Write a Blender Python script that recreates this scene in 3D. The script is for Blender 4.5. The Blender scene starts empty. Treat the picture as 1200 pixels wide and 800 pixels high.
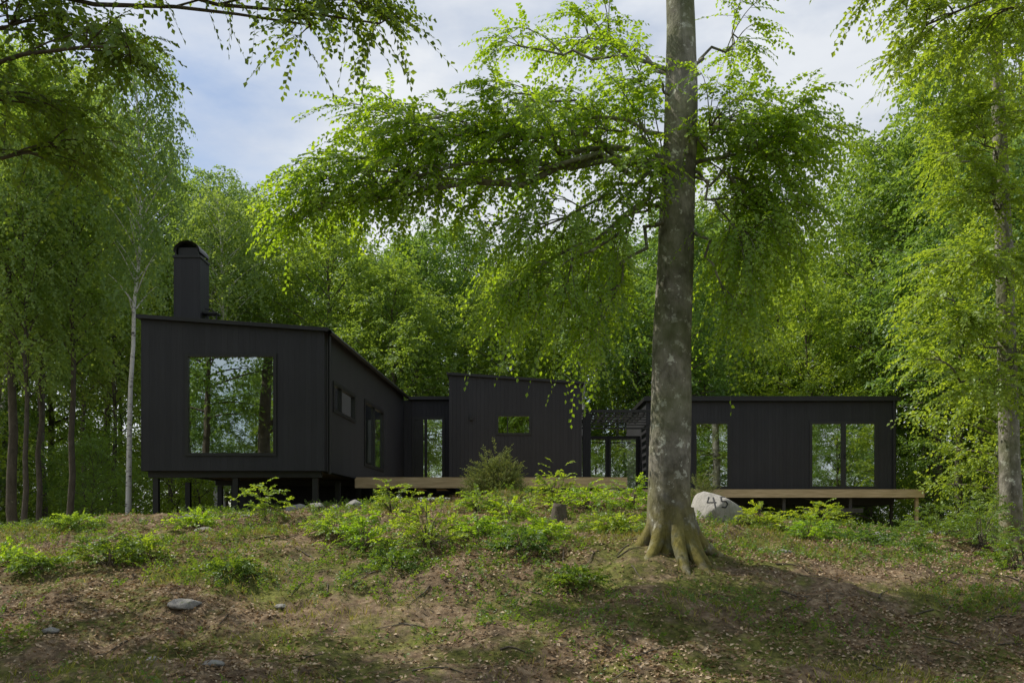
import bpy, math, numpy as np
from mathutils import Vector
rng=np.random.default_rng(7)
scene=bpy.context.scene
F=1100.0; HY=620.0
def PX(px,D): return (px-600.0)/F*D
def PZ(py,D): return (HY-py)/F*D
# ------------------------------------------------------------------ noise / terrain
def hsh(i,j,s): 
    v=np.sin(i*127.1+j*311.7+s*74.7)*43758.5453
    return v-np.floor(v)
def vnoise(x,y,s=0):
    x=np.asarray(x,float);y=np.asarray(y,float)
    i=np.floor(x);j=np.floor(y);u=x-i;v=y-j
    u=u*u*(3-2*u);v=v*v*(3-2*v)
    return (hsh(i,j,s)*(1-u)+hsh(i+1,j,s)*u)*(1-v)+(hsh(i,j+1,s)*(1-u)+hsh(i+1,j+1,s)*u)*v
def fbm(x,y,s=0,o=4):
    a=0;amp=.5
    for k in range(o):
        a=a+amp*vnoise(x*2**k,y*2**k,s+k);amp*=.5
    return a/(1-.5**o)
YP=[-80,-10,0,6,9.8,12,14,16,18,20,23,28,40,60,300]
ZP=[-1.2,-1.8,-1.75,-1.7,-1.6,-0.98,-0.36,-0.05,0.25,0.42,0.45,0.35,0.1,0.3,1.0]
def ground(x,y):
    x=np.asarray(x,float);y=np.asarray(y,float)
    p=0
    for d in (-1.2,-.6,0,.6,1.2): p=p+np.interp(y+d,YP,ZP)/5
    r=np.maximum(0,x-2); p=p-1.7*np.tanh(0.1*r/1.7)
    l=np.maximum(0,-3-x); p=p-.8*np.tanh(0.05*l/.8)
    p=p+0.38*np.exp(-((x-1.6)/3.0)**2-((y-20.3)/2.2)**2)
    w=np.clip(1-(np.abs(y-15)-14)/20,0.3,1)
    p=p+w*((fbm(x*.35,y*.35,3)-.5)*.4+(fbm(x*1.3,y*1.3,11,3)-.5)*.3+(vnoise(x*4,y*4,21)-.5)*.08)
    p=p+0.16*np.exp(-((x-2.38)/.75)**2-((y-14.0)/.75)**2)
    return p
def gz(x,y): return float(ground(x,y))
# ------------------------------------------------------------------ mesh builder (all quads)
class MB:
    def __init__(s): s.v=[];s.f=[];s.m=[];s.r=[];s.n=0;s.sm=[]
    def add(s,v,f,m=0,r=None,smooth=False):
        v=np.asarray(v,float).reshape(-1,3);f=np.asarray(f,int).reshape(-1,4)
        s.v.append(v);s.f.append(f+s.n);s.m.append(np.full(len(f),m))
        s.r.append(np.full(len(f),.5) if r is None else r);s.sm.append(np.full(len(f),smooth));s.n+=len(v)
    def mesh(s,name,mats):
        v=np.concatenate(s.v);f=np.concatenate(s.f)
        me=bpy.data.meshes.new(name)
        me.vertices.add(len(v));me.vertices.foreach_set('co',v.ravel())
        me.loops.add(f.size);me.loops.foreach_set('vertex_index',f.ravel().astype(np.int32))
        me.polygons.add(len(f));me.polygons.foreach_set('loop_start',np.arange(0,f.size,4,dtype=np.int32))
        try: me.polygons.foreach_set('loop_total',np.full(len(f),4,dtype=np.int32))
        except Exception: pass
        me.polygons.foreach_set('material_index',np.concatenate(s.m).astype(np.int32))
        me.polygons.foreach_set('use_smooth',np.concatenate(s.sm))
        for m in mats: me.materials.append(m)
        a=me.attributes.new('rnd','FLOAT','FACE');a.data.foreach_set('value',np.concatenate(s.r).astype(np.float32))
        me.update(calc_edges=True)
        return me
    def obj(s,name,mats,parent=None):
        o=bpy.data.objects.new(name,s.mesh(name,mats));scene.collection.objects.link(o)
        if parent: o.parent=parent
        return o
def nrm(a): return a/np.maximum(np.linalg.norm(a,axis=-1,keepdims=True),1e-9)
def tube(mb,pts,rad,seg=8,m=0,lump=0.0):
    pts=np.asarray(pts,float);rad=np.asarray(rad,float);n=len(pts)
    t=nrm(np.gradient(pts,axis=0))
    ref=np.array([0,1,0.]) if abs(t[:,2]).mean()>.6 else np.array([0,0,1.])
    a=nrm(np.cross(t,ref));b=np.cross(t,a)
    th=np.linspace(0,2*np.pi,seg,endpoint=False)
    rr=rad[:,None]*np.ones((1,seg))
    if lump>0:
        rr=rr*(1+lump*(vnoise(np.cos(th)[None]*1.6+5+0*rr,pts[:,2:3]*1.2+np.sin(th)[None]*1.6,4)-.5)*2)
    v=pts[:,None]+rr[...,None]*(a[:,None]*np.cos(th)[None,:,None]+b[:,None]*np.sin(th)[None,:,None])
    i=np.arange(n-1)[:,None]*seg;j=np.arange(seg)[None];k=(j+1)%seg
    f=np.stack([i+j,i+k,i+seg+k,i+seg+j],-1)
    mb.add(v,f,m,smooth=True)
def bez(p0,p1,p2,n):
    t=np.linspace(0,1,n)[:,None]
    return (1-t)**2*p0+2*t*(1-t)*p1+t*t*p2
def leaves(mb,b,d,nn,ln,w,m,r,fold=.12):
    d=nrm(d);s=nrm(np.cross(d,nn));n2=np.cross(s,d)
    ln=ln[:,None]
    tip=b+d*ln; mid=b+d*ln*.45
    v=np.stack([b,mid+s*ln*w+n2*ln*fold,tip,mid-s*ln*w+n2*ln*fold],1)
    N=len(b);f=np.arange(N*4).reshape(N,4)
    mb.add(v,f,m,r)
def sprays(mb,P,Dv,L,k,ll,droop,ml=1,mk=0,tr=.004,w=.3,flat=.35,ang=.95,rb=None,ldroop=.25):
    N=len(P)
    if N==0: return
    Dv=nrm(Dv);t=np.linspace(.12,1,k)[None,:]*np.ones((N,1))
    Lc=L[:,None,None]
    pos=P[:,None]+Dv[:,None]*Lc*t[...,None]
    dz=droop*L[:,None]*t*t; pos[...,2]-=dz
    tan=Dv[:,None]*np.ones((1,k,1)); tan[...,2]-=2*droop*t; tan=nrm(tan)
    side=np.cross(Dv,np.array([0,0,1.])+rng.normal(0,flat,(N,3)));side=nrm(side)[:,None]*np.ones((1,k,1))
    nn=np.cross(side,tan)
    sg=np.where(np.arange(k)%2==0,1,-1)[None,:,None]
    a=ang+rng.normal(0,.25,(N,k,1)); a[:,-1]=0
    ld=tan*np.cos(a)+side*sg*np.sin(a)+rng.normal(0,.15,(N,k,3)); ld[...,2]-=ldroop
    ln=ll*rng.uniform(.65,1.2,(N,k))
    r=rng.uniform(0,1,(N,k))*.6+ (rng.uniform(0,1,(N,1)) if rb is None else rb[:,None])*.4
    nj=nn+rng.normal(0,flat,(N,k,3))
    leaves(mb,pos.reshape(-1,3),ld.reshape(-1,3),nj.reshape(-1,3),ln.ravel(),w,ml,r.ravel())
    if tr>0:
        tt=np.array([0,.5,1.])[None,:,None]
        c=P[:,None]+Dv[:,None]*L[:,None,None]*tt; c[...,2]-=droop*L[:,None]*tt[...,0]**2
        s2=np.cross(Dv,side[:,0]);th=[0,2.09,4.19]
        rr=(tr*np.array([1,.7,.3]))[None,:,None,None]
        ring=np.stack([side[:,0]*math.cos(q)+s2*math.sin(q) for q in th],1)
        v=c[:,:,None]+ring[:,None]*rr
        base=(np.arange(N)*9)[:,None,None];i=np.array([0,3])[None,:,None];j=np.arange(3)[None,None];kk=(j+1)%3
        f=np.stack([base+i+j,base+i+kk,base+i+3+kk,base+i+3+j],-1)
        mb.add(v,f,mk)
# ------------------------------------------------------------------ materials
def newmat(name):
    m=bpy.data.materials.new(name);m.use_nodes=True;nt=m.node_tree;nt.nodes.clear()
    out=nt.nodes.new('ShaderNodeOutputMaterial');return m,nt,out
def N(nt,t,**k):
    n=nt.nodes.new(t)
    for a,b in k.items(): setattr(n,a,b)
    return n
def ramp(nt,fac,stops):
    r=N(nt,'ShaderNodeValToRGB');e=r.color_ramp.elements
    while len(e)<len(stops): e.new(.5)
    for q,(p,c) in zip(e,stops): q.position=p;q.color=(*c,1)
    nt.links.new(fac,r.inputs[0]);return r.outputs[0]
def noise(nt,vec,scale,detail=4,rough=.55):
    n=N(nt,'ShaderNodeTexNoise');n.inputs['Scale'].default_value=scale;n.inputs['Detail'].default_value=detail;n.inputs['Roughness'].default_value=rough
    if vec is not None: nt.links.new(vec,n.inputs['Vector'])
    return n.outputs['Fac']
def mixc(nt,f,a,b,bt='MIX'):
    n=N(nt,'ShaderNodeMix',data_type='RGBA',blend_type=bt)
    for s,v in ((0,f),(6,a),(7,b)):
        if isinstance(v,(int,float)): n.inputs[s].default_value=v
        elif isinstance(v,tuple): n.inputs[s].default_value=(*v,1)
        else: nt.links.new(v,n.inputs[s])
    return n.outputs[2]
def leafmat(name,c0,c1,c2,trans=.45,tgain=(1.9,1.7,.8),gloss=.03):
    m,nt,out=newmat(name)
    at=N(nt,'ShaderNodeAttribute',attribute_name='rnd')
    col=ramp(nt,at.outputs['Fac'],[(0,c0),(.5,c1),(1,c2)])
    oi=N(nt,'ShaderNodeObjectInfo')
    col=mixc(nt,1.0,col,ramp(nt,oi.outputs['Random'],[(0,(.76,.85,1.0)),(.5,(1,1,1)),(1,(1.22,1.12,.92))]),'MULTIPLY')
    d=N(nt,'ShaderNodeBsdfDiffuse');nt.links.new(col,d.inputs[0])
    t=N(nt,'ShaderNodeBsdfTranslucent');nt.links.new(mixc(nt,1.0,col,tgain,'MULTIPLY'),t.inputs[0])
    mx=N(nt,'ShaderNodeMixShader');mx.inputs[0].default_value=trans
    nt.links.new(d.outputs[0],mx.inputs[1]);nt.links.new(t.outputs[0],mx.inputs[2])
    if gloss<=0: nt.links.new(mx.outputs[0],out.inputs[0]);return m
    g=N(nt,'ShaderNodeBsdfGlossy');g.inputs['Roughness'].default_value=.45;g.inputs[0].default_value=(.8,.85,.9,1)
    m2=N(nt,'ShaderNodeMixShader');m2.inputs[0].default_value=gloss
    nt.links.new(mx.outputs[0],m2.inputs[1]);nt.links.new(g.outputs[0],m2.inputs[2])
    nt.links.new(m2.outputs[0],out.inputs[0]);return m
def princ(nt,out,col,rough=.8,bump=None,bd=.02,spec=.3,metal=0):
    p=N(nt,'ShaderNodeBsdfPrincipled');
    if isinstance(col,tuple): p.inputs['Base Color'].default_value=(*col,1)
    else: nt.links.new(col,p.inputs['Base Color'])
    p.inputs['Roughness'].default_value=rough;p.inputs['Specular IOR Level'].default_value=spec;p.inputs['Metallic'].default_value=metal
    if bump is not None:
        b=N(nt,'ShaderNodeBump');b.inputs['Distance'].default_value=bd;b.inputs['Strength'].default_value=1
        nt.links.new(bump,b.inputs['Height']);nt.links.new(b.outputs[0],p.inputs['Normal'])
    nt.links.new(p.outputs[0],out.inputs[0]);return p
def simple(name,c,rough=.6,var=.15,spec=.3):
    m,nt,out=newmat(name);tc=N(nt,'ShaderNodeTexCoord')
    n=noise(nt,tc.outputs['Object'],6,5)
    col=ramp(nt,n,[(.3,tuple(x*(1-var) for x in c)),(.7,tuple(x*(1+var) for x in c))])
    princ(nt,out,col,rough,n,.002,spec);return m
def barkmat(name,c0,c1,spot,spotth=.6,moss=False):
    m,nt,out=newmat(name);tc=N(nt,'ShaderNodeTexCoord')
    mp=N(nt,'ShaderNodeMapping');mp.inputs['Scale'].default_value=(1,1,.45);nt.links.new(tc.outputs['Object'],mp.inputs[0])
    n1=noise(nt,mp.outputs[0],7,8,.7);col=ramp(nt,n1,[(.3,c0),(.72,c1)])
    n2=noise(nt,tc.outputs['Object'],6.5,6,.7)
    k=ramp(nt,n2,[(spotth,(0,0,0)),(spotth+.04,(1,1,1))])
    col=mixc(nt,k,col,spot)
    if moss:
        col=mixc(nt,1.0,col,ramp(nt,noise(nt,tc.outputs['Object'],2.4,5,.65),[(.38,(.55,.55,.53)),(.6,(1.2,1.2,1.2))]),'MULTIPLY')
        col=mixc(nt,ramp(nt,noise(nt,tc.outputs['Object'],1.1,4),[(.45,(0,0,0)),(.62,(.6,.6,.6))]),col,(.12,.14,.055))
        sx=N(nt,'ShaderNodeSeparateXYZ');nt.links.new(tc.outputs['Object'],sx.inputs[0])
        mr=N(nt,'ShaderNodeMapRange');mr.inputs[1].default_value=1.3;mr.inputs[2].default_value=.15;nt.links.new(sx.outputs[2],mr.inputs[0])
        ad=N(nt,'ShaderNodeMath',operation='MULTIPLY');nt.links.new(mr.outputs[0],ad.inputs[0]);nt.links.new(ramp(nt,noise(nt,tc.outputs['Object'],4,5),[(.36,(.1,.1,.1)),(.52,(.95,.95,.95))]),ad.inputs[1])
        col=mixc(nt,ad.outputs[0],col,ramp(nt,n1,[(.3,(.075,.065,.018)),(.7,(.23,.2,.055))]))
    hb=noise(nt,mp.outputs[0],16,8,.7)
    princ(nt,out,col,.9,hb,.03,.15);return m
def birchmat():
    m,nt,out=newmat('birch_bark');tc=N(nt,'ShaderNodeTexCoord')
    mp=N(nt,'ShaderNodeMapping');mp.inputs['Scale'].default_value=(2,2,7);nt.links.new(tc.outputs['Object'],mp.inputs[0])
    col=ramp(nt,noise(nt,mp.outputs[0],1.6,6,.7),[(.36,(.05,.045,.04)),(.46,(.6,.58,.54)),(1,(.7,.68,.65))])
    princ(nt,out,col,.8);return m
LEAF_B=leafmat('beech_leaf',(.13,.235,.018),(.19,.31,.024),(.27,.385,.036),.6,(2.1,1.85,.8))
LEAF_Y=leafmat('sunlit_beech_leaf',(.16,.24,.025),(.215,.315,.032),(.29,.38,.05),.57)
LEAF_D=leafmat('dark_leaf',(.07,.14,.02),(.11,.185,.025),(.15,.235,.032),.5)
LEAF_F=leafmat('forest_leaf',(.105,.19,.036),(.15,.245,.045),(.20,.31,.055),.52,(1.9,1.7,.9))
LEAF_G=leafmat('fresh_forest_leaf',(.15,.245,.038),(.2,.31,.046),(.26,.37,.06),.52,(1.9,1.7,.9))
LEAF_W=leafmat('birch_leaf',(.14,.225,.06),(.18,.28,.07),(.24,.335,.085),.52,(1.9,1.7,.9))
LEAF_S=leafmat('spruce_needles',(.025,.05,.016),(.038,.072,.022),(.055,.095,.028),.15,gloss=0)
LEAF_J=leafmat('juniper_needles',(.10,.15,.06),(.15,.2,.085),(.21,.25,.12),.2,gloss=0)
LITTER=leafmat('dead_leaf',(.2,.13,.075),(.37,.27,.17),(.56,.45,.32),.12,(1.2,1,.7),0)
GRASS=leafmat('grass_blade',(.11,.15,.03),(.19,.22,.048),(.34,.32,.13),.3,gloss=0)
BARK=barkmat('beech_bark',(.11,.10,.082),(.36,.34,.29),(.56,.56,.5),.575,True)
BARK2=barkmat('forest_bark',(.06,.052,.04),(.17,.145,.115),(.22,.23,.15),.64)
BIRCH=birchmat()
ROCK=barkmat('granite',(.16,.155,.15),(.33,.32,.3),(.2,.22,.14),.6)
def groundmat():
    m,nt,out=newmat('forest_floor');tc=N(nt,'ShaderNodeTexCoord');o=tc.outputs['Object']
    a=noise(nt,o,9,8,.7);base=ramp(nt,a,[(.3,(.1,.067,.042)),(.5,(.235,.17,.11)),(.72,(.43,.34,.235))])
    g=noise(nt,o,.8,7,.7);gk=ramp(nt,g,[(.45,(0,0,0)),(.56,(.95,.95,.95))])
    moss=ramp(nt,noise(nt,o,14,6,.7),[(.3,(.06,.075,.018)),(.7,(.24,.25,.065))])
    col=mixc(nt,gk,base,moss)
    col=mixc(nt,1.0,col,ramp(nt,noise(nt,o,2.3,5,.6),[(.35,(.55,.55,.55)),(.65,(1.2,1.2,1.2))]),'MULTIPLY')
    v=N(nt,'ShaderNodeTexVoronoi');v.inputs['Scale'].default_value=16;nt.links.new(o,v.inputs['Vector'])
    col=mixc(nt,.35,col,mixc(nt,1.0,col,ramp(nt,v.outputs['Distance'],[(0,(1.6,1.5,1.3)),(.6,(.3,.3,.3))]),'MULTIPLY'))
    princ(nt,out,col,.95,noise(nt,o,22,8,.75),.035,.1);return m
GROUND=groundmat()
def cladmat():
    m,nt,out=newmat('black_timber_cladding');tc=N(nt,'ShaderNodeTexCoord')
    sx=N(nt,'ShaderNodeSeparateXYZ');nt.links.new(tc.outputs['Object'],sx.inputs[0])
    ad=N(nt,'ShaderNodeMath',operation='ADD');nt.links.new(sx.outputs[0],ad.inputs[0]);nt.links.new(sx.outputs[1],ad.inputs[1])
    mu=N(nt,'ShaderNodeMath',operation='MULTIPLY');mu.inputs[1].default_value=1/.125;nt.links.new(ad.outputs[0],mu.inputs[0])
    fl=N(nt,'ShaderNodeMath',operation='FLOOR');nt.links.new(mu.outputs[0],fl.inputs[0])
    fr=N(nt,'ShaderNodeMath',operation='FRACT');nt.links.new(mu.outputs[0],fr.inputs[0])
    wn=N(nt,'ShaderNodeTexWhiteNoise',noise_dimensions='1D');nt.links.new(fl.outputs[0],wn.inputs['W'])
    col=ramp(nt,wn.outputs['Value'],[(0,(.0225,.023,.027)),(1,(.0275,.028,.0325))])
    mp=N(nt,'ShaderNodeMapping');mp.inputs['Scale'].default_value=(14,14,.8);nt.links.new(tc.outputs['Object'],mp.inputs[0])
    g=noise(nt,mp.outputs[0],2,6,.6)
    col=mixc(nt,1.0,col,ramp(nt,g,[(.3,(.87,.87,.87)),(.7,(1.13,1.13,1.13))]),'MULTIPLY')
    col=mixc(nt,1.0,col,ramp(nt,noise(nt,tc.outputs['Object'],.6,3),[(.3,(.88,.88,.88)),(.7,(1.12,1.12,1.12))]),'MULTIPLY')
    groove=ramp(nt,fr.outputs[0],[(0,(0,0,0)),(.06,(1,1,1))])
    col=mixc(nt,groove,(.012,.012,.013),col)
    princ(nt,out,col,.6,groove,.005,.3);return m
CLAD=cladmat()
BLK=simple('black_metal',(.014,.014,.015),.45,.15,.4)
FRM=simple('black_frame',(.018,.018,.019),.4,.1,.4)
INT=simple('interior_plywood',(.2,.15,.1),.7)
INTD=simple('interior_dark',(.06,.055,.05),.7)
def deckmat():
    m,nt,out=newmat('pine_deck');tc=N(nt,'ShaderNodeTexCoord')
    mp=N(nt,'ShaderNodeMapping');mp.inputs['Scale'].default_value=(.6,8,8);nt.links.new(tc.outputs['Object'],mp.inputs[0])
    col=ramp(nt,noise(nt,mp.outputs[0],3,6,.6),[(.3,(.38,.28,.155)),(.7,(.62,.48,.3))])
    princ(nt,out,col,.75,None,.01,.2);return m
DECK=deckmat()
def glassmat():
    m,nt,out=newmat('window_glass')
    t=N(nt,'ShaderNodeBsdfTransparent');t.inputs[0].default_value=(.8,.84,.82,1)
    g=N(nt,'ShaderNodeBsdfGlossy');g.inputs['Roughness'].default_value=.0;g.inputs[0].default_value=(.9,.96,.94,1)
    tc=N(nt,'ShaderNodeTexCoord');b=N(nt,'ShaderNodeBump');b.inputs['Distance'].default_value=.004;b.inputs['Strength'].default_value=.3
    nt.links.new(noise(nt,tc.outputs['Object'],1.2,1),b.inputs['Height']);nt.links.new(b.outputs[0],g.inputs['Normal'])
    fr=N(nt,'ShaderNodeFresnel');fr.inputs[0].default_value=1.5
    ma=N(nt,'ShaderNodeMath',operation='MULTIPLY_ADD');ma.inputs[1].default_value=1.2;ma.inputs[2].default_value=.48;nt.links.new(fr.outputs[0],ma.inputs[0])
    mx=N(nt,'ShaderNodeMixShader');nt.links.new(ma.outputs[0],mx.inputs[0]);nt.links.new(t.outputs[0],mx.inputs[1]);nt.links.new(g.outputs[0],mx.inputs[2])
    nt.links.new(mx.outputs[0],out.inputs[0]);return m
GLASS=glassmat()
# ------------------------------------------------------------------ ground sheet
def axis(fine0,fine1,step,ext,n):
    a=np.arange(fine0,fine1,step);g=np.geomspace(.3,ext,n)
    return np.concatenate([(fine0-g)[::-1],a,fine1+g])
gx=axis(-14,15,.08,400,40);gy=axis(7,27,.08,400,40)
GX,GY=np.meshgrid(gx,gy);GZ=ground(GX,GY)
mb=MB();nx=len(gx);ny=len(gy)
ii=(np.arange(ny-1)[:,None]*nx+np.arange(nx-1)[None])
mb.add(np.stack([GX,GY,GZ],-1),np.stack([ii,ii+1,ii+nx+1,ii+nx],-1),0,smooth=True)
mb.obj('ground',[GROUND])
# ------------------------------------------------------------------ boxes & house
def prism(mb,P0,P1,th,z0,z1a,z1b,m=0):
    P0=np.array(P0,float);P1=np.array(P1,float);d=P1-P0;d/=np.linalg.norm(d);n=np.array([-d[1],d[0]])*th
    z0a,z0b=(z0,z0) if np.isscalar(z0) else z0
    v=[(*P0,z0a),(*P1,z0b),(*(P1+n),z0b),(*(P0+n),z0a),(*P0,z1a),(*P1,z1b),(*(P1+n),z1b),(*(P0+n),z1a)]
    f=[(0,3,2,1),(4,5,6,7),(0,1,5,4),(1,2,6,5),(2,3,7,6),(3,0,4,7)]
    mb.add(v,f,m)
def box(mb,x0,x1,y0,y1,z0,z1,m=0): prism(mb,(x0,y0),(x1,y0),y1-y0,z0,z1,z1,m)
def wall(mb,P0,P1,th,z0,za,zb,holes,m=0):
    P0=np.array(P0,float);P1=np.array(P1,float);L=np.linalg.norm(P1-P0);d=(P1-P0)/L
    top=lambda s: za+(zb-za)*s/L
    cur=0
    for (a,b,h0,h1) in sorted(holes):
        prism(mb,P0+d*cur,P0+d*a,th,z0,top(cur),top(a),m)
        if h0>z0+1e-3: prism(mb,P0+d*a,P0+d*b,th,z0,h0,h0,m)
        prism(mb,P0+d*a,P0+d*b,th,h1,top(a),top(b),m)
        cur=b
    prism(mb,P0+d*cur,P1,th,z0,top(cur),zb,m)
def window(fr,gl,P0,P1,holes,th,fw=.05,mull=()):
    P0=np.array(P0,float);P1=np.array(P1,float);L=np.linalg.norm(P1-P0);d=(P1-P0)/L;n=np.array([-d[1],d[0]])
    for hi,(a,b,h0,h1) in enumerate(holes):
        Q=P0-n*.025;
        prism(fr,Q+d*(a-.02),Q+d*(a+fw),th*.6,h0-.02,h1+.02,h1+.02)
        prism(fr,Q+d*(b-fw),Q+d*(b+.02),th*.6,h0-.02,h1+.02,h1+.02)
        prism(fr,Q+d*(a+fw),Q+d*(b-fw),th*.6,h0-.02,h0+fw,h0+fw)
        prism(fr,Q+d*(a+fw),Q+d*(b-fw),th*.6,h1-fw,h1+.02,h1+.02)
        for (k,u,wd) in mull:
            if k==hi: 
                c=a+(b-a)*u;prism(fr,Q+n*.006+d*(c-wd/2),Q+n*.006+d*(c+wd/2),th*.5,h0+fw,h1-fw,h1-fw)
        R=P0+n*.03
        v=[(*(R+d*(a+fw)),h0+fw),(*(R+d*(b-fw)),h0+fw),(*(R+d*(b-fw)),h1-fw),(*(R+d*(a+fw)),h1-fw)]
        gl.add(v,[(0,1,2,3)],0)
house=bpy.data.objects.new('black_timber_house',None);scene.collection.objects.link(house)
W=MB();FR=MB();GL=MB();IN=MB();RF=MB();ME=MB()
T=.2
zb=1.31;L0=np.array([-8.3,21.0]);R0=np.array([-4.2,21.0]);R1=np.array([-3.6,31.2]);L1=np.array([-7.7,31.2])
zl,zr=4.70,4.42
hf=[(1.01,3.01,1.66,3.91)]
wall(W,L0,R0,T,zb,zl,zr,hf);window(FR,GL,L0,R0,hf,T)
hs=[(.78,3.0,2.74,3.42),(4.15,6.75,1.72,3.48)]
dd=(R1-R0)/np.linalg.norm(R1-R0)
R0s=R0+dd*.2
hs2=[(a-.2,b-.2,c,e) for a,b,c,e in hs]
wall(W,R0s,R1,T,zb,zr,zr,hs2);window(FR,GL,R0s,R1,hs2,T,.06,[(1,.5,.09),(0,.35,.05)])
hl=[(5.2,7.2,1.75,3.7),(7.7,9.2,1.75,3.7),(2.2,4.2,1.75,3.7)]
La=L1;Lb=L0+dd*.2
wall(W,La,Lb,T,zb,zl,zl,sorted(hl));window(FR,GL,La,Lb,sorted(hl),T,.06,[(2,.5,.06),(1,.5,.06)])
wall(W,R1+np.array([-.02,-.0]),L1,T,zb,zr,zl,[(1.2,3,1.75,3.6)])
v=[(*(L0+[.04,.03]),zb+.02),(*(R0+[-.04,.03]),zb+.02),(*(R1+[-.04,-.04]),zb+.02),(*(L1+[.04,-.04]),zb+.02),(*(L0+[.04,.03]),zb+.3),(*(R0+[-.04,.03]),zb+.3),(*(R1+[-.04,-.04]),zb+.3),(*(L1+[.04,-.04]),zb+.3)]
IN.add(v,[(0,3,2,1),(4,5,6,7)],0)
box(IN,-7.9,-6.2,27.4,27.5,1.62,4.5)
box(IN,-6.6,-5.6,24.2,25.6,1.62,2.35,1);box(IN,-7.7,-7.3,24.0,24.3,1.62,2.1,1)
def roof(x0a,x1a,ya,x0b,x1b,yb,z0,z1,th,m=0,z0b=None,z1b=None):
    z0b=z0 if z0b is None else z0b; z1b=z1 if z1b is None else z1b
    v=[(x0a,ya,z0),(x1a,ya,z1),(x1b,yb,z1b),(x0b,yb,z0b),(x0a,ya,z0+th),(x1a,ya,z1+th),(x1b,yb,z1b+th),(x0b,yb,z0b+th)]
    RF.add(v,[(0,3,2,1),(4,5,6,7),(0,1,5,4),(1,2,6,5),(2,3,7,6),(3,0,4,7)],m)
roof(-8.38,-4.1,20.9,-7.78,-3.5,31.3,zl+.008,zr-.008,.085)
tube(ME,[(-4.07,20.95,zr-.02),(-3.47,31.2,zr-.04)],[.05,.05],8)
tube(ME,[(-4.11,21.15,zr-.02),(-4.11,21.15,1.25)],[.038,.038],8)
box(ME,-8.2,-4.3,21.15,21.3,zb-.14,zb-.005);box(ME,-7.9,-3.9,25,25.15,zb-.14,zb-.005)
for x,y in [(-8.05,21.25),(-6.25,21.25),(-4.45,21.25),(-8.0,23.2),(-4.3,23.2),(-7.8,25.1),(-6,25.1),(-4.1,25.1),(-7.6,29),(-5.6,29)]:
    box(ME,x-.06,x+.06,y-.06,y+.06,gz(x,y)-.1,zb-.15)
box(W,-7.9,-3.95,26.4,26.6,-.1,zb-.01)
# chimney
cx0,cx1,cy0,cy1=-7.93,-7.31,22.0,22.65
box(W,cx0,cx1,cy0,cy1,4.6,6.36)
box(ME,cx0-.02,cx1+.02,cy0-.02,cy1+.02,6.362,6.42)
n=12;cc=np.array([(math.cos(math.pi*i/n),math.sin(math.pi*i/n)) for i in range(n+1)])
hx=(cx1-cx0)/2+.0;mx_=(cx0+cx1)/2
vv=[];
for (c,s) in cc: 
    for yy,k in ((cy0-.03,1),(cy1+.03,1),(cy0+.03,.86),(cy1-.03,.86)): vv.append((mx_+c*hx*k,yy,6.50+s*.26*k))
ff=[]
for i in range(n):
    a=i*4;b=a+4;ff+=[(a,b,b+1,a+1),(a+2,a+3,b+3,b+2),(a,a+2,b+2,b),(a+1,b+1,b+3,a+3)]
ME.add(vv,ff)
for x in (cx0+.03,cx1-.06):
    box(ME,x,x+.03,cy0,cy0+.03,6.42,6.51);box(ME,x,x+.03,cy1-.03,cy1,6.42,6.51)
box(ME,cx0+.08,cx1-.08,cy0+.08,cy1-.08,6.42,6.62)
box(ME,cx1+.005,cx1+.36,22.1,22.4,5.08,5.12)
tube(ME,[(cx1+.32,22.2,4.7),(cx1+.32,22.2,5.08)],[.02,.02],6);tube(ME,[(cx1+.05,22.2,5.2),(cx1+.2,22.2,5.2),(cx1+.3,22.2,5.12)],[.015]*3,6)
tube(ME,[(cx1+.1,22.2,4.7),(cx1+.1,22.2,5.08)],[.02,.02],6)
# link
A=(-3.7,31.5);B=(-1.98,31.5);hk=[(.36,1.42,1.45,3.76)]
wall(W,A,B,T,1.1,4.33,4.33,hk);window(FR,GL,A,B,hk,T,.07,[(0,.42,.09)])
box(RF,-3.48,-1.99,31.38,35.5,4.338,4.45)
box(FR,-3.3,-2.98,31.5,31.56,1.5,3.68)
box(IN,-3.6,-2.1,35.2,35.3,1.2,2.0)
# mid volume
A=np.array([-1.98,29.5]);B=np.array([2.2,29.5]);hm=[(1.5,2.57,2.98,3.60)]
wall(W,A,B,T,1.1,4.84,4.56,hm);window(FR,GL,A,B,hm,T,.05,[(0,.32,.03)])
box(W,-1.98,-1.78,29.702,35.5,1.1,4.55);box(W,2.0,2.2,29.702,35.5,1.1,4.5);box(W,-1.78,2.0,35.3,35.5,1.1,4.5)
roof(-2.05,2.27,29.42,-2.05,2.27,35.6,4.848,4.555,.08)
box(IN,-1.7,1.95,33,33.1,1.3,4.4,1);box(IN,-1.75,1.98,29.75,35.2,1.5,1.6,1)
box(ME,-1.32,-1.22,29.4,29.5,3.42,3.56)
# breezeway with slatted canopy
box(ME,2.21,4.62,31.2,31.3,3.88,3.98);box(ME,2.21,4.62,31.22,31.3,3.34,3.39)
for i in range(5): box(ME,2.21,4.62,31.24,31.28,3.46+i*.085,3.495+i*.085)
for i in range(12): box(ME,2.3+i*.19,2.34+i*.19,31.31,33.79,3.80,3.9)
A=(2.21,33.8);B=(4.62,33.8);hb=[(.1,1.2,1.4,3.3),(1.3,2.3,1.4,3.3)]
wall(W,A,B,.12,1.2,3.36,3.36,hb);window(FR,GL,A,B,hb,.12,.05)
box(W,2.36,2.62,31.2,31.5,1.3,3.86)
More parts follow.
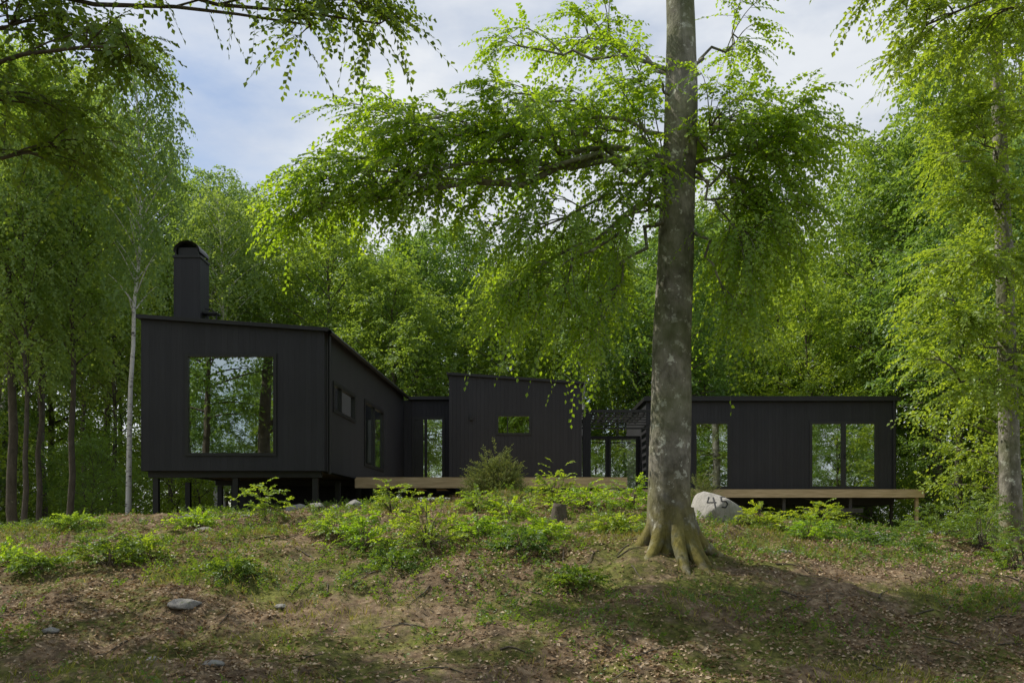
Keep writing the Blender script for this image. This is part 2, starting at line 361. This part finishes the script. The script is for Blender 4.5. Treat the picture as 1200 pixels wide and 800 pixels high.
# right volume
A=np.array([4.64,32.5]);B=np.array([13.3,32.5]);hr=[(1.68,2.9,1.42,3.72),(5.68,8.0,1.42,3.72)]
wall(W,A,B,T,1.1,4.42,4.42,hr);window(FR,GL,A,B,hr,T,.07,[(1,.5,.16)])
box(W,4.64,4.84,32.702,38,1.1,4.42);box(W,13.1,13.3,32.702,38,1.1,4.42)
wall(W,(13.098,38),(4.842,38),T,1.1,4.42,4.42,[(.8,3.0,1.5,3.6),(5.5,6.6,1.5,3.6)])
box(RF,4.55,13.4,32.36,38.1,4.43,4.56);box(RF,4.60,13.34,32.40,38.05,4.562,4.60)
box(IN,4.85,13.09,32.75,37.7,1.3,1.38,0);box(IN,8.2,8.3,32.8,37.7,1.4,4.3,0)
tube(ME,[(13.2,32.42,4.42),(13.2,32.42,1.1)],[.04,.04],8)
for xx in (11.38,11.52): box(ME,xx-.012,xx+.012,32.42,32.46,2.45,2.62)
box(IN,4.9,6.2,32.78,32.84,1.5,4.2,0)
box(ME,4.7,13.25,32.55,38,.85,1.095)
W.obj('walls',[CLAD],house);FR.obj('window_frames',[FRM],house);GL.obj('window_glass',[GLASS],house)
IN.obj('interior',[INT,INTD],house);RF.obj('roof',[BLK],house);ME.obj('metalwork_and_posts',[BLK],house)
# deck
deck=bpy.data.objects.new('wooden_deck',None);scene.collection.objects.link(deck)
DK=MB()
dz=1.32
box(DK,-3.98,2.92,23.78,23.82,dz-.27,dz-.03)
y=23.78
while y<31.3:
    x0=-4.18+.0588*(y-21)+.06
    xr=(x0,2.92) if y<29.35 else (x0,-2.05)
    box(DK,xr[0],xr[1],y,y+.135,dz-.028,dz);y+=.141
for x in np.arange(-3.6,2.9,.6): box(DK,x,x+.045,23.83,29.3,dz-.22,dz-.03,1)
xL=2.96
box(DK,xL,13.57,30.88,30.92,dz-.27,dz-.03)
box(DK,13.53,13.57,30.925,33.6,dz-.27,dz-.03)
y=30.88
while y<32.4: box(DK,xL,13.57,y,y+.135,dz-.028,dz);y+=.141
y=32.44
while y<33.6: box(DK,13.33,13.57,y,y+.135,dz-.028,dz);y+=.141
for x in np.arange(3.1,13.5,.6): box(DK,x,x+.045,30.93,32.5,dz-.22,dz-.03,1)
for x in (5,7,9,11.2,13.4): box(DK,x-.05,x+.05,31.05,31.15,gz(x,31.1)-.1,dz-.225,0 if x>12 else 1)
for x in (8,9.9,11.6,13.2): box(DK,x-.05,x+.05,32.62,32.72,gz(x,32.6)-.1,.85,1)
for x in (-3.4,-1,1.2,2.8): box(DK,x-.05,x+.05,24.2,24.3,gz(x,24.2)-.1,dz-.225,1)
box(DK,9.6,11.6,31.0,31.03,.55,.7,1)
tube(DK,[(9.5,31.1,1.1),(13.3,32.6,.1)],[.03,.03],6,1)
DK.obj('deck_boards',[DECK,INTD],deck)
# ------------------------------------------------------------------ trees
def beech(name,base,path,rads,masses,leafm,bark,ll=.075,seg=20,flare=True,kk=18,dens=1.0,up=.8):
    base=np.array(base,float);mb=MB()
    path=np.array(path,float)-base
    s=np.linspace(0,1,48);q=np.linspace(0,1,len(path))
    P=np.stack([np.interp(s,q,path[:,i]) for i in range(3)],1);R=np.interp(s,q,rads)
    tube(mb,P,R,seg,0,.09)
    if flare:
        for i in range(11):
            a=i*2*math.pi/11+rng.uniform(-.25,.25);l=rng.uniform(.4,1.0)*rads[0]*1.6
            d=np.array([math.cos(a),math.sin(a),0])
            p0=P[0]+d*rads[0]*.5+[0,0,.75];p1=P[0]+d*rads[0]*.9+[0,0,.12];p2=P[0]+d*(rads[0]+l)
            p2[2]=gz(p2[0]+base[0],p2[1]+base[1])-base[2]-.08
            tube(mb,bez(p0,p1,p2,8),np.linspace(rads[0]*.38,rads[0]*.14,8),8,0,.12)
    SP=[];SD=[];DR=[]
    for (px,py,rx,ry,D,rd,ns,apy,dr) in masses:
        sc=D/F;c=np.array([PX(px,D),D,PZ(py,D)])-base;r=np.array([rx*sc,rd,ry*sc])
        az=PZ(apy,base[1])-base[2];k=int(np.argmin(abs(P[:,2]-az)));a=P[k]
        dist=np.linalg.norm(c-a);mid=(a+c)/2+np.array([0,0,up*.35*dist*.6])
        n=10;lp=bez(a,mid,c,n);lp[1:-1]+=rng.normal(0,.07,(n-2,3))
        lr=np.linspace(min(R[k]*.3,.015+.01*dist),.01,n);tube(mb,lp,lr,8,0)
        ns=max(2,int(ns*dens))
        for j in range(ns):
            while True:
                e=rng.uniform(-1,1,3)
                if (e**2).sum()<1: break
            e=c+e*r
            dd_=np.linalg.norm(lp-e,axis=1);k2=int(np.clip(np.argmin(dd_)-rng.integers(0,3),1,n-1));st=lp[k2]
            l=np.linalg.norm(e-st)
            if l<.15: continue
            m2=(st+e)/2+np.array([0,0,.22*l])+rng.normal(0,.06*l,3)
            bp=bez(st,m2,e,6);tube(mb,bp,np.linspace(.008+.0025*l,.004,6),5,0)
            nt_=max(4,int(5+l*4))
            tt=rng.uniform(.35,1,nt_);tt[0]=1
            ix=tt*5;i0=np.clip(ix.astype(int),0,4);fr=(ix-i0)[:,None]
            pp=bp[i0]*(1-fr)+bp[i0+1]*fr
            bd=nrm(bp[i0+1]-bp[i0])
            dv=bd*.7+rng.normal(0,.55,(nt_,3));dv[:,2]*=.5
            SP.append(pp);SD.append(dv);DR.append(np.full(nt_,dr))
    SP=np.concatenate(SP);SD=np.concatenate(SD);DR=np.concatenate(DR)
    for lo,hi in ((0,.35),(.35,.7),(.7,2)):
        mk=(DR>=lo)&(DR<hi)
        if mk.any():
            sprays(mb,SP[mk],SD[mk],rng.uniform(.35,.75,mk.sum())*(ll/.075)**.5,kk,ll,float(DR[mk].mean()),ml=1,mk=0,tr=.003,w=.35)
    o=mb.obj(name,[bark,leafm]);o.location=base
    return o
D0=14.0
bz=gz(2.38,14.0)
tp=[(PX(787,D0),D0,bz-.2)]
for (px,py) in ((784,560),(787,480),(787,400),(791,320),(794,240),(798,160),(799,80),(797,0),(793,-120),(790,-300)):
    tp.append((PX(px,D0),D0,PZ(py,D0)))
rd_=[.38,.305,.29,.28,.27,.26,.25,.235,.21,.16,.08]
M=[ #px py rx ry D rd ns attach droop
(395,215,70,36,13.0,1.0,28,190,.4),(345,255,32,34,12.8,.6,13,190,.6),(485,170,88,42,13.2,1.0,38,200,.35),(445,130,55,20,14,.8,8,190,.3),
(590,175,90,52,13.6,1.3,42,190,.35),(700,150,90,60,14.2,1.5,40,190,.35),(600,120,70,26,13.5,1,12,170,.3),(500,222,95,24,13.0,.7,18,200,.6),
(620,275,75,45,13.4,.9,22,200,.8),(645,350,62,48,13.3,.9,14,215,.9),(600,345,42,50,13.2,.6,9,220,.9),(690,395,30,50,13.3,.6,8,230,.9),(720,280,38,70,13.7,.9,17,210,.8),(750,195,35,40,13.3,.6,12,190,.4),
(855,140,75,50,14.0,1.5,36,190,.35),(910,180,62,66,14.0,1.1,36,190,.6),(870,280,48,80,13.7,.8,38,200,.9),(922,250,38,75,13.8,.8,24,200,.9),(955,150,42,40,13.8,.8,14,190,.4),(865,370,32,42,13.6,.5,11,240,.9),
(690,45,65,42,15,1.4,17,100,.3),(610,55,40,26,14,.9,6,100,.3),(740,90,40,40,13.3,.7,8,120,.3),(865,45,50,36,15,1.1,8,90,.3),(700,-130,140,80,15,2,9,-60,.3),(900,-130,140,80,14,2,9,-60,.3)]
beech('beech_tree',(2.38,14.0,bz),tp,rd_,M,LEAF_B,BARK,kk=17,up=.4)
bx,by=-8.6,9.5;b0=gz(bx,by)
M=[(60,15,95,45,9.5,.9,18,200,.3),(150,55,50,28,9.2,.6,8,200,.35),(25,120,75,38,9.8,.8,15,200,.35),(100,180,55,24,10,.6,7,230,.4),
(400,-90,90,45,13.0,1.3,26,-60,.35),(250,-100,90,50,12.5,1.3,24,-60,.3),(405,0,55,26,9.4,.5,9,0,.45),(445,28,28,28,9.4,.4,6,0,.6),(365,30,25,16,9.4,.3,4,0,.6),(230,-65,110,50,9,1,12,0,.3),(-120,-20,140,150,8.5,1.6,18,200,.3)]
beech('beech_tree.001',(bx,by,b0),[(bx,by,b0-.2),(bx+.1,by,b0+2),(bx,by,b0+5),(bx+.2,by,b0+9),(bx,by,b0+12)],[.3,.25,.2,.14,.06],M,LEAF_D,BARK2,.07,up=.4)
bx,by=PX(1186,19.0),19.0;b0=gz(bx,by)
M=[(1150,150,75,36,18,1.3,28,200,.3),(1130,60,85,45,17.5,1.4,32,60,.3),(1165,230,65,32,18,1.1,24,250,.3),(1140,310,66,24,18,1.2,24,330,.25),(1125,385,58,22,18,1.1,20,410,.25),(1150,455,50,20,18,1.1,16,470,.25),(1200,420,45,50,18.5,1.1,16,430,.3),(1090,345,28,12,17.5,.7,6,400,.3),
(1210,100,80,100,19,1.5,30,100,.3),(1215,300,50,60,19,1.5,18,300,.3),(1085,420,24,12,17.5,.5,5,470,.3),(1140,-80,140,80,18,2,20,-50,.3),(1120,180,35,20,17,.8,8,220,.3)]
beech('beech_tree.002',(bx,by,b0),[(bx,by,b0-.2),(bx-.05,by,b0+2),(bx-.15,by,PZ(300,by)),(bx-.3,by,PZ(100,by)),(bx-.3,by,PZ(-150,by))],[.24,.19,.17,.12,.05],M,LEAF_Y,BARK,.09,kk=16,up=.3)
bx,by=8.2,10.5;b0=gz(bx,by)
M=[(1070,-18,65,30,10.5,.7,10,0,.35),(1085,30,30,30,10.3,.5,6,0,.5),(1180,10,65,36,10.5,.8,14,60,.35),(1020,-75,110,45,10.5,.8,12,0,.3),(1310,60,110,140,10,1.5,20,100,.3)]
beech('beech_tree.003',(bx,by,b0),[(bx,by,b0-.2),(bx-.1,by,b0+3),(bx,by,b0+6),(bx+.1,by,b0+10)],[.28,.22,.17,.06],M,LEAF_Y,BARK2,.07)

def gentree(seed,H,tr,cb,R,nb,ll,leafm,bark,kind='dec',k=9,ntw=6):
    global rng
    old=rng;rng=np.random.default_rng(seed);mb=MB()
    n=14;z=np.linspace(-.5,H,n);w=np.cumsum(rng.normal(0,.06,(n,2)),0)
    P=np.stack([w[:,0],w[:,1],z],1);Rr=tr*(1-np.clip(z/H,0,1)*.93)
    tube(mb,P,Rr,8,0)
    SP=[];SD=[]
    for i in range(nb):
        u=cb+(1-cb)*((i+.5)/nb)**.9;zc=u*H*.97;a=i*2.399+rng.uniform(-.4,.4)
        v=(u-cb)/(1-cb)
        if kind=='spruce': l=R*(1-v)**.9+.25;el=.15-.35*(1-v)
        elif kind=='birch': l=R*(math.sin(math.pi*min(1,.12+.88*v))**.6)*rng.uniform(.6,1.1)+.25;el=.75
        else: l=R*(math.sin(math.pi*(.1+.86*v)**.85)**.7)*rng.uniform(.6,1.15)+.3;el=.15+.9*v
        c=np.array([np.interp(zc,z,P[:,0]),np.interp(zc,z,P[:,1]),zc])
        d=np.array([math.cos(a)*math.cos(el),math.sin(a)*math.cos(el),math.sin(el)])
        e=c+d*l; e[2]-=.12*l if kind!='birch' else 0
        bp=bez(c,(c+e)/2+[0,0,.12*l],e,6);tube(mb,bp,np.linspace(.25*np.interp(zc,z,Rr)+.012,.006,6),4,0)
        ns=max(3,int(l*(3.2 if kind!='spruce' else 4)))
        for j in range(ns):
            t=rng.uniform(.2,1);ix=t*5;i0=min(4,int(ix));s=bp[i0]*(1-ix+i0)+bp[i0+1]*(ix-i0)
            sd=d*.6+rng.normal(0,.6,3);sd[2]*=.5 if kind!='birch' else .8
            sd/=np.linalg.norm(sd);sl=.35*l*(1.2-t)+.3
            if kind=='spruce': sl*=.6
            tt=rng.uniform(.1,1,ntw)[:,None]
            SP.append(s+sd*sl*tt);SD.append(sd*.5+rng.normal(0,.6,(ntw,3))*[1,1,.6])
    SP=np.concatenate(SP);SD=np.concatenate(SD)
    if kind=='spruce': sprays(mb,SP,SD,rng.uniform(.25,.5,len(SP)),k,ll,.5,tr=0,w=.1,flat=.5)
    elif kind=='birch': sprays(mb,SP,SD,rng.uniform(.4,.8,len(SP)),k,ll,.9,tr=0,w=.36,flat=.8)
    else: sprays(mb,SP,SD,rng.uniform(.4,.8,len(SP)),k,ll,.3,tr=0,w=.34,flat=.45)
    me=mb.mesh('tree_mesh',[bark,leafm]);rng=old;return me
DEC=[gentree(1,13,.17,.2,3.6,54,.15,LEAF_F,BARK2,k=8,ntw=6),gentree(2,14,.16,.38,3.3,50,.15,LEAF_F,BARK2,k=8,ntw=6),gentree(3,12,.14,.14,3.2,54,.14,LEAF_G,BARK2,k=8,ntw=6)]
BIR=[gentree(4,14,.11,.42,2.0,50,.12,LEAF_W,BIRCH,'birch',k=9,ntw=6),gentree(5,13,.10,.35,2.0,50,.12,LEAF_W,BARK2,'birch',k=9,ntw=6)]
SPR=[gentree(6,14,.16,.08,2.6,100,.16,LEAF_S,BARK2,'spruce',k=12,ntw=6)]
UND=[gentree(8,4.5,.04,.1,1.9,24,.11,LEAF_F,BARK2,k=8,ntw=6),gentree(9,3.5,.03,.08,1.6,22,.11,LEAF_G,BARK2,k=8,ntw=6)]
forest=bpy.data.objects.new('distant_forest',None);scene.collection.objects.link(forest)
def place(me,x,y,s,name,parent=None,rz=None,sz=1.0):
    o=bpy.data.objects.new(name,me);scene.collection.objects.link(o)
    o.location=(x,y,gz(x,y)-.1);o.scale=(s,s,s*sz);o.rotation_euler=(0,0,rng.uniform(0,6.28) if rz is None else rz)
    if parent: o.parent=parent
    return o
pts=[]
def free(x,y,md):
    for a,b in pts:
        if (a-x)**2+(b-y)**2<md*md: return False
    return True
TLX=[-200,0,100,150,205,225,300,340,480,600,700,760,900,1000,1050,1100,1300]
TLY=[20,60,110,170,215,190,195,250,255,250,240,230,235,215,190,110,60]
cnt=0
for t in range(9000):
    if cnt>=100: break
    y=rng.uniform(24,66); x=rng.uniform(-.70,.70)*y
    if y<40.5 and -12.5<x<16: continue
    if y<34 and abs(x)<.5*y: continue
    if not free(x,y,2.6+.025*y): continue
    pts.append((x,y));cnt+=1
    q=rng.uniform();g=gz(x,y)
    px=600+x/y*F
    hmax=(HY-np.interp(px,TLX,TLY)+rng.uniform(-45,8))/F*y-g
    if px<330 and y<55: me,H=(BIR[1 if rng.uniform()<.7 else 0],13.5) if q<.45 else ((DEC[1],13.5) if q<.95 else (SPR[0],14))
    else: me,H=(DEC[rng.integers(3)],13) if q<.72 else ((BIR[rng.integers(2)],13.5) if q<.94 else (SPR[0],14))
    s=float(np.clip(hmax/H,.45,2.0));s*=rng.uniform(.85,1.0)
    wid=float(np.clip(s,.75,1.4))
    o=place(me,x,y,wid,'forest_tree',forest);o.scale[2]=s
for t in range(80):
    y=rng.uniform(41,60);x=rng.uniform(-.62,.62)*y
    if rng.uniform()<.3:
        y=rng.uniform(30,40);x=rng.uniform(-20,-12.5) if rng.uniform()<.5 else rng.uniform(16.5,23)
    place(UND[rng.integers(2)],x,y,rng.uniform(.6,1.2),'forest_undergrowth',forest)
# low thicket closing the view between the far trunks
for x in np.arange(-44,45,2.6):
    if -6<x<10: continue
    place(UND[rng.integers(2)],x+rng.uniform(-.8,.8),rng.uniform(66,72),rng.uniform(1.4,2.0),'forest_undergrowth',forest)
# forest continues behind the viewpoint (it is what the windows reflect)
for i,x in enumerate(np.arange(-26,40,3.3)):
    y=-13-3*(i%2)+rng.uniform(-1,1)
    place(DEC[(0,2,0,1)[i%4]],x+rng.uniform(-.6,.6),y,rng.uniform(.85,1.1),'forest_tree',forest)
for t in range(12):
    place((DEC+BIR[:1])[rng.integers(4)],rng.uniform(-34,40),rng.uniform(-30,-20),rng.uniform(1,1.3),'forest_tree',forest)
for t in range(14): place(UND[rng.integers(2)],rng.uniform(-25,32),rng.uniform(-16,-9),rng.uniform(.7,1.1),'forest_undergrowth',forest)
place(BIR[0],PX(150,24.5),24.5,.72,'birch_tree',sz=1.3)
place(BIR[0],PX(262,44),44,1.22,'birch_tree.001')
place(BIR[1],PX(85,27),27,1.0,'birch_tree.002',sz=1.05)
place(DEC[1],PX(20,26),26,.95,'deciduous_tree');place(DEC[1],PX(1120,34),34,1.0,'deciduous_tree.001');place(DEC[2],PX(1180,30),30,.95,'deciduous_tree.002')
place(DEC[1],-10.2,11.2,.95,'deciduous_tree.003',sz=1.05)
place(SPR[0],PX(740,42),42,.62,'spruce_tree')
# ------------------------------------------------------------------ bushes & ground layer
def bush(name,px,D,r,h,leafm,ll=.055,nt_=110,k=14,droop=.3,w=.34,flat=.4,conif=False):
    x=PX(px,D);z=gz(x,D);mb=MB()
    n=nt_
    a=rng.uniform(0,6.28,n);u=rng.uniform(0,1,n)**.6;hh=rng.uniform(.1,1,n)
    rr=r*u*(np.sqrt(np.maximum(0,1-(hh-.25)**2))*.9)*(1+.35*np.sin(a*3+px))
    p=np.stack([rr*np.cos(a),rr*np.sin(a),hh*h*(1-.45*u*u)*(.6+.7*vnoise(a*2,a*0+px,5))],1)
    d=np.stack([np.cos(a),np.sin(a),(.2+.5*hh) if not conif else .9+0*hh],1)+rng.normal(0,.35,(n,3))
    for i in range(0,n,4):
        tube(mb,bez(np.array([0,0,-.05])+rng.normal(0,.05,3)*[1,1,0],np.array([p[i,0]*.4,p[i,1]*.4,p[i,2]*.7]),p[i],5),np.linspace(.008,.003,5),4,0)
    sprays(mb,p,d,rng.uniform(.14,.3,n)*(1+h*.3),k,ll,droop,tr=.002,w=w,flat=flat)
    o=mb.obj(name,[BARK2,leafm]);o.location=(x,D,z);return o
BL=[(500,14.6,.6,.75),(425,14.9,.5,.6),(395,15.8,.45,.4),(465,13.6,.45,.35),(610,14.0,.45,.3),(560,15.5,.4,.3),(560,18.5,.4,.4),(690,18,.6,.45),(650,18.8,.4,.85),(740,18.5,.4,.6),(720,16,.45,.3),(600,18,.4,.35),(460,18.5,.4,.65),(130,14,.5,.55),(165,14.4,.35,.4),(10,14.6,.4,.3),(45,13.8,.35,.25),
(950,17.5,.6,.4),(890,18.2,.4,.4),(1010,17,.5,.25),(960,20,.5,.5),(1150,18,.8,.9),(1195,16,.7,.6),(1100,20,.9,.7),(1060,17,.5,.3),(270,13.2,.28,.2),(680,12.6,.3,.2),(230,17.5,.3,.3),(90,18,.4,.25),(640,15,.35,.25),(1130,23,1,1.1),(1180,21,1,1.2)]
for i,(px,D,r,h) in enumerate(BL):
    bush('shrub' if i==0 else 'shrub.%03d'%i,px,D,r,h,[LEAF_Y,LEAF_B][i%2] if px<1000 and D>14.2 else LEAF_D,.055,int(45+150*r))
bush('juniper_bush',582,20.8,.56,1.0,LEAF_J,.05,700,16,.1,.24,.8,True)
bush('juniper_bush.001',820,22.8,.25,.9,LEAF_J,.05,160,18,0,.15,.8,True)
bush('beech_sapling',310,18.3,.5,.75,LEAF_Y,.07,55,14,.3)
def field(n,x0,x1,y0,y1,fn):
    x=rng.uniform(x0,x1,n);y=rng.uniform(y0,y1,n);k=rng.uniform(0,1,n)<fn(x,y);return x[k],y[k]
gm0=lambda x,y:(fbm(x*.45+9,y*.6,51)-.53)*6
x,y=field(190000,-13,13,8.3,23.5,lambda x,y:np.clip((fbm(x*.6,y*.6,31)-.18)*2.2,.1,1)*np.clip(1.0-gm0(x,y),.25,1))
n=len(x);mb=MB();a=rng.uniform(0,6.28,n)
d=np.stack([np.cos(a),np.sin(a),rng.normal(0,.35,n)],1);nn=np.array([0,0,1])+rng.normal(0,.5,(n,3))
leaves(mb,np.stack([x,y,ground(x,y)+rng.uniform(.004,.03,n)],1),d,nn,rng.uniform(.03,.07,n),.33,0,rng.uniform(0,1,n)**1.3,.15)
mb.obj('leaf_litter',[LITTER])
gm=lambda x,y:np.clip(gm0(x,y)+.06+np.clip((12.4-y)*.2,0,.5)*(np.abs(x-1.2)<4)*fbm(x*1.5,y*1.5,8)*1.4,0.015,1)
x,y=field(150000,-11,12,8.3,22,gm);n=len(x);mb=MB();a=rng.uniform(0,6.28,n)
d=np.stack([np.cos(a)*.6,np.sin(a)*.6,rng.uniform(.5,1.4,n)],1)
leaves(mb,np.stack([x,y,ground(x,y)-.01],1),d,rng.normal(0,1,(n,3)),rng.uniform(.04,.14,n),.05,0,rng.uniform(0,1,n),.02)
mb.obj('grass',[GRASS])
gc=lambda x,y:np.clip((fbm(x*.6+3,y*.6,71)-.485)*10,.015,1)
x,y=field(19000,-12,13,8.3,23,gc);n=len(x);mb=MB();a=rng.uniform(0,6.28,n)
sprays(mb,np.stack([x,y,ground(x,y)],1),np.stack([np.cos(a)*.6,np.sin(a)*.6,rng.uniform(.5,1.2,n)],1),rng.uniform(.08,.28,n),8,.044,.2,ml=1,mk=0,tr=.0015,w=.34,flat=.5)
mb.obj('ground_cover',[BARK2,LEAF_D])
mb=MB()
for i in range(190):
    x=rng.uniform(-9,9);y=rng.uniform(9,19);a=rng.uniform(0,6.28);l=rng.uniform(.15,.8)
    p=np.array([[x+math.cos(a)*l*t,y+math.sin(a)*l*t+.04*math.sin(t*5),0] for t in np.linspace(0,1,5)])
    p[:,2]=ground(p[:,0],p[:,1])+.015;tube(mb,p,np.linspace(.012,.004,5),5,0)
mb.obj('fallen_sticks',[BARK2])
# rocks
import bmesh
def rock(name,px,D,sx,sy,sz,sink=.3,seed=0,mat=ROCK):
    bm=bmesh.new();bmesh.ops.create_icosphere(bm,subdivisions=4,radius=1)
    for v in bm.verts:
        c=v.co.copy()
        s=1+.35*(float(vnoise(c.x*1.3+seed,c.y*1.3+c.z,seed))-.5)+.2*(float(vnoise(c.x*3+c.z*2,c.y*3+seed,seed+3))-.5)+.05*(float(vnoise(c.x*9+c.z*5,c.y*9+c.z*4,seed+5))-.5)
        c=c*s
        for pl in range(6):
            q=np.array([hsh(pl,seed,1)-.5,hsh(pl,seed,2)-.5,hsh(pl,seed,3)*.6]);q=Vector(q/np.linalg.norm(q));dd2=c.dot(q)-.68
            if dd2>0: c-=q*dd2*.85
        v.co=Vector((c.x*sx,c.y*sy,c.z*sz))
    me=bpy.data.meshes.new(name);bm.to_mesh(me);bm.free();me.materials.append(mat)
    for p in me.polygons: p.use_smooth=True
    o=bpy.data.objects.new(name,me);scene.collection.objects.link(o);x=PX(px,D);o.location=(x,D,gz(x,D)+sz*(1-2*sink)*.6)
    o.rotation_euler=(0,0,hsh(seed,2,2)*1.2-.6);return o
PALE=barkmat('pale_granite',(.26,.25,.235),(.44,.42,.4),(.36,.36,.31),.62)
bo=rock('boulder',838,18.6,.5,.42,.46,.2,3,PALE)
from mathutils.bvhtree import BVHTree
bpy.context.view_layer.update()
dg=bpy.context.evaluated_depsgraph_get();bv=BVHTree.FromObject(bo,dg);mwi=bo.matrix_world.inverted()
pm=MB()
st=[[(-.16,.10),(-.2,-.0),(-.06,-.0)],[(-.09,.09),(-.09,-.1)],[(.14,.1),(.04,.1),(.03,.02),(.11,.02),(.14,-.03),(.1,-.09),(.02,-.08)]]
for s_ in st:
    p=[]
    for a,b in zip(s_[:-1],s_[1:]):
        for t in np.linspace(0,1,5): p.append((a[0]+(b[0]-a[0])*t,a[1]+(b[1]-a[1])*t))
    pts3=[]
    for (u,w_) in p:
        o_=mwi@Vector((bo.location.x+u*1.1+.03,bo.location.y-2,bo.location.z+.17+w_*1.1));dr_=(mwi.to_3x3()@Vector((0,1,0))).normalized()
        h=bv.ray_cast(o_,dr_)
        if h[0] is not None: pts3.append(bo.matrix_world@h[0])
    if len(pts3)>2: tube(pm,[tuple(q) for q in pts3],[.016]*len(pts3),6)
if pm.v:
    po=pm.obj('painted_numerals',[simple('dark_paint',(.045,.045,.05),.7,.2)]);po.parent=bo;po.matrix_parent_inverse=mwi
R=[(417,19.5,.22,.2,.2),(350,20,.3,.3,.14),(372,19.8,.16,.2,.1),(218,11.9,.2,.2,.07),(18,15.5,.28,.25,.1),(918,15.2,.16,.14,.12),(1030,18,.3,.25,.12),(1090,22,.4,.4,.2),(395,19.7,.13,.15,.1),
(240,17,.2,.2,.09),(225,18.5,.25,.2,.1),(60,11.3,.1,.1,.05),(180,10.4,.09,.08,.04),(330,12.4,.08,.08,.04),(250,10.1,.12,.1,.05),(120,16.2,.16,.14,.08),(290,19.4,.2,.2,.1)]
for i,(px,D,a,b,c) in enumerate(R): rock('rock' if i==0 else 'rock.%03d'%i,px,D,a,b,c,.35,i+5)
mb=MB();sx_,sy_=PX(655,17.2),17.2;z=gz(sx_,sy_)
tube(mb,[(0,0,-.1),(0,0,.05),(.01,0,.2),(.02,0,.27),(.02,0,.272)],[.2,.14,.12,.115,.001],14,0,.15)
o=mb.obj('tree_stump',[BARK2]);o.location=(sx_,sy_,z)
# ------------------------------------------------------------------ light, world, camera
sv=Vector((-.82,.30,0)).normalized();EL=math.radians(52)
sd=Vector((sv.x*math.cos(EL),sv.y*math.cos(EL),math.sin(EL)))
l=bpy.data.lights.new('sun','SUN');l.energy=5.0;l.angle=math.radians(.6);l.color=(1,.94,.82)
lo=bpy.data.objects.new('sun',l);scene.collection.objects.link(lo);lo.rotation_euler=sd.to_track_quat('Z','Y').to_euler()
w=bpy.data.worlds.new('World');scene.world=w;w.use_nodes=True;nt=w.node_tree;nt.nodes.clear()
out=N(nt,'ShaderNodeOutputWorld');bg=N(nt,'ShaderNodeBackground');bg.inputs[1].default_value=.14
sky=N(nt,'ShaderNodeTexSky',sky_type='NISHITA');sky.sun_disc=False;sky.sun_elevation=EL;sky.sun_rotation=math.atan2(sv.x,sv.y)
tc=N(nt,'ShaderNodeTexCoord');mp=N(nt,'ShaderNodeMapping');mp.inputs['Scale'].default_value=(1,1,2.2);nt.links.new(tc.outputs['Generated'],mp.inputs[0])
cf=ramp(nt,noise(nt,mp.outputs[0],2.3,7,.55),[(.35,(.1,.1,.1)),(.56,(1,1,1))])
cc_=ramp(nt,noise(nt,mp.outputs[0],4,5),[(.3,(5.0,5.3,5.8)),(.7,(6.7,6.9,7.1))])
nt.links.new(mixc(nt,cf,sky.outputs[0],cc_),bg.inputs[0]);nt.links.new(bg.outputs[0],out.inputs[0])
cam=bpy.data.cameras.new('camera');co=bpy.data.objects.new('camera',cam);scene.collection.objects.link(co);scene.camera=co
co.location=(0,0,0);co.rotation_euler=(math.radians(90),0,0);cam.sensor_width=36;cam.lens=36*F/1200;cam.shift_y=(HY-400)/1200;cam.clip_end=2000;cam.clip_start=.1
scene.view_settings.view_transform='Standard';scene.view_settings.look='None';scene.view_settings.exposure=0
print('verts',sum(len(m.vertices) for m in bpy.data.meshes))
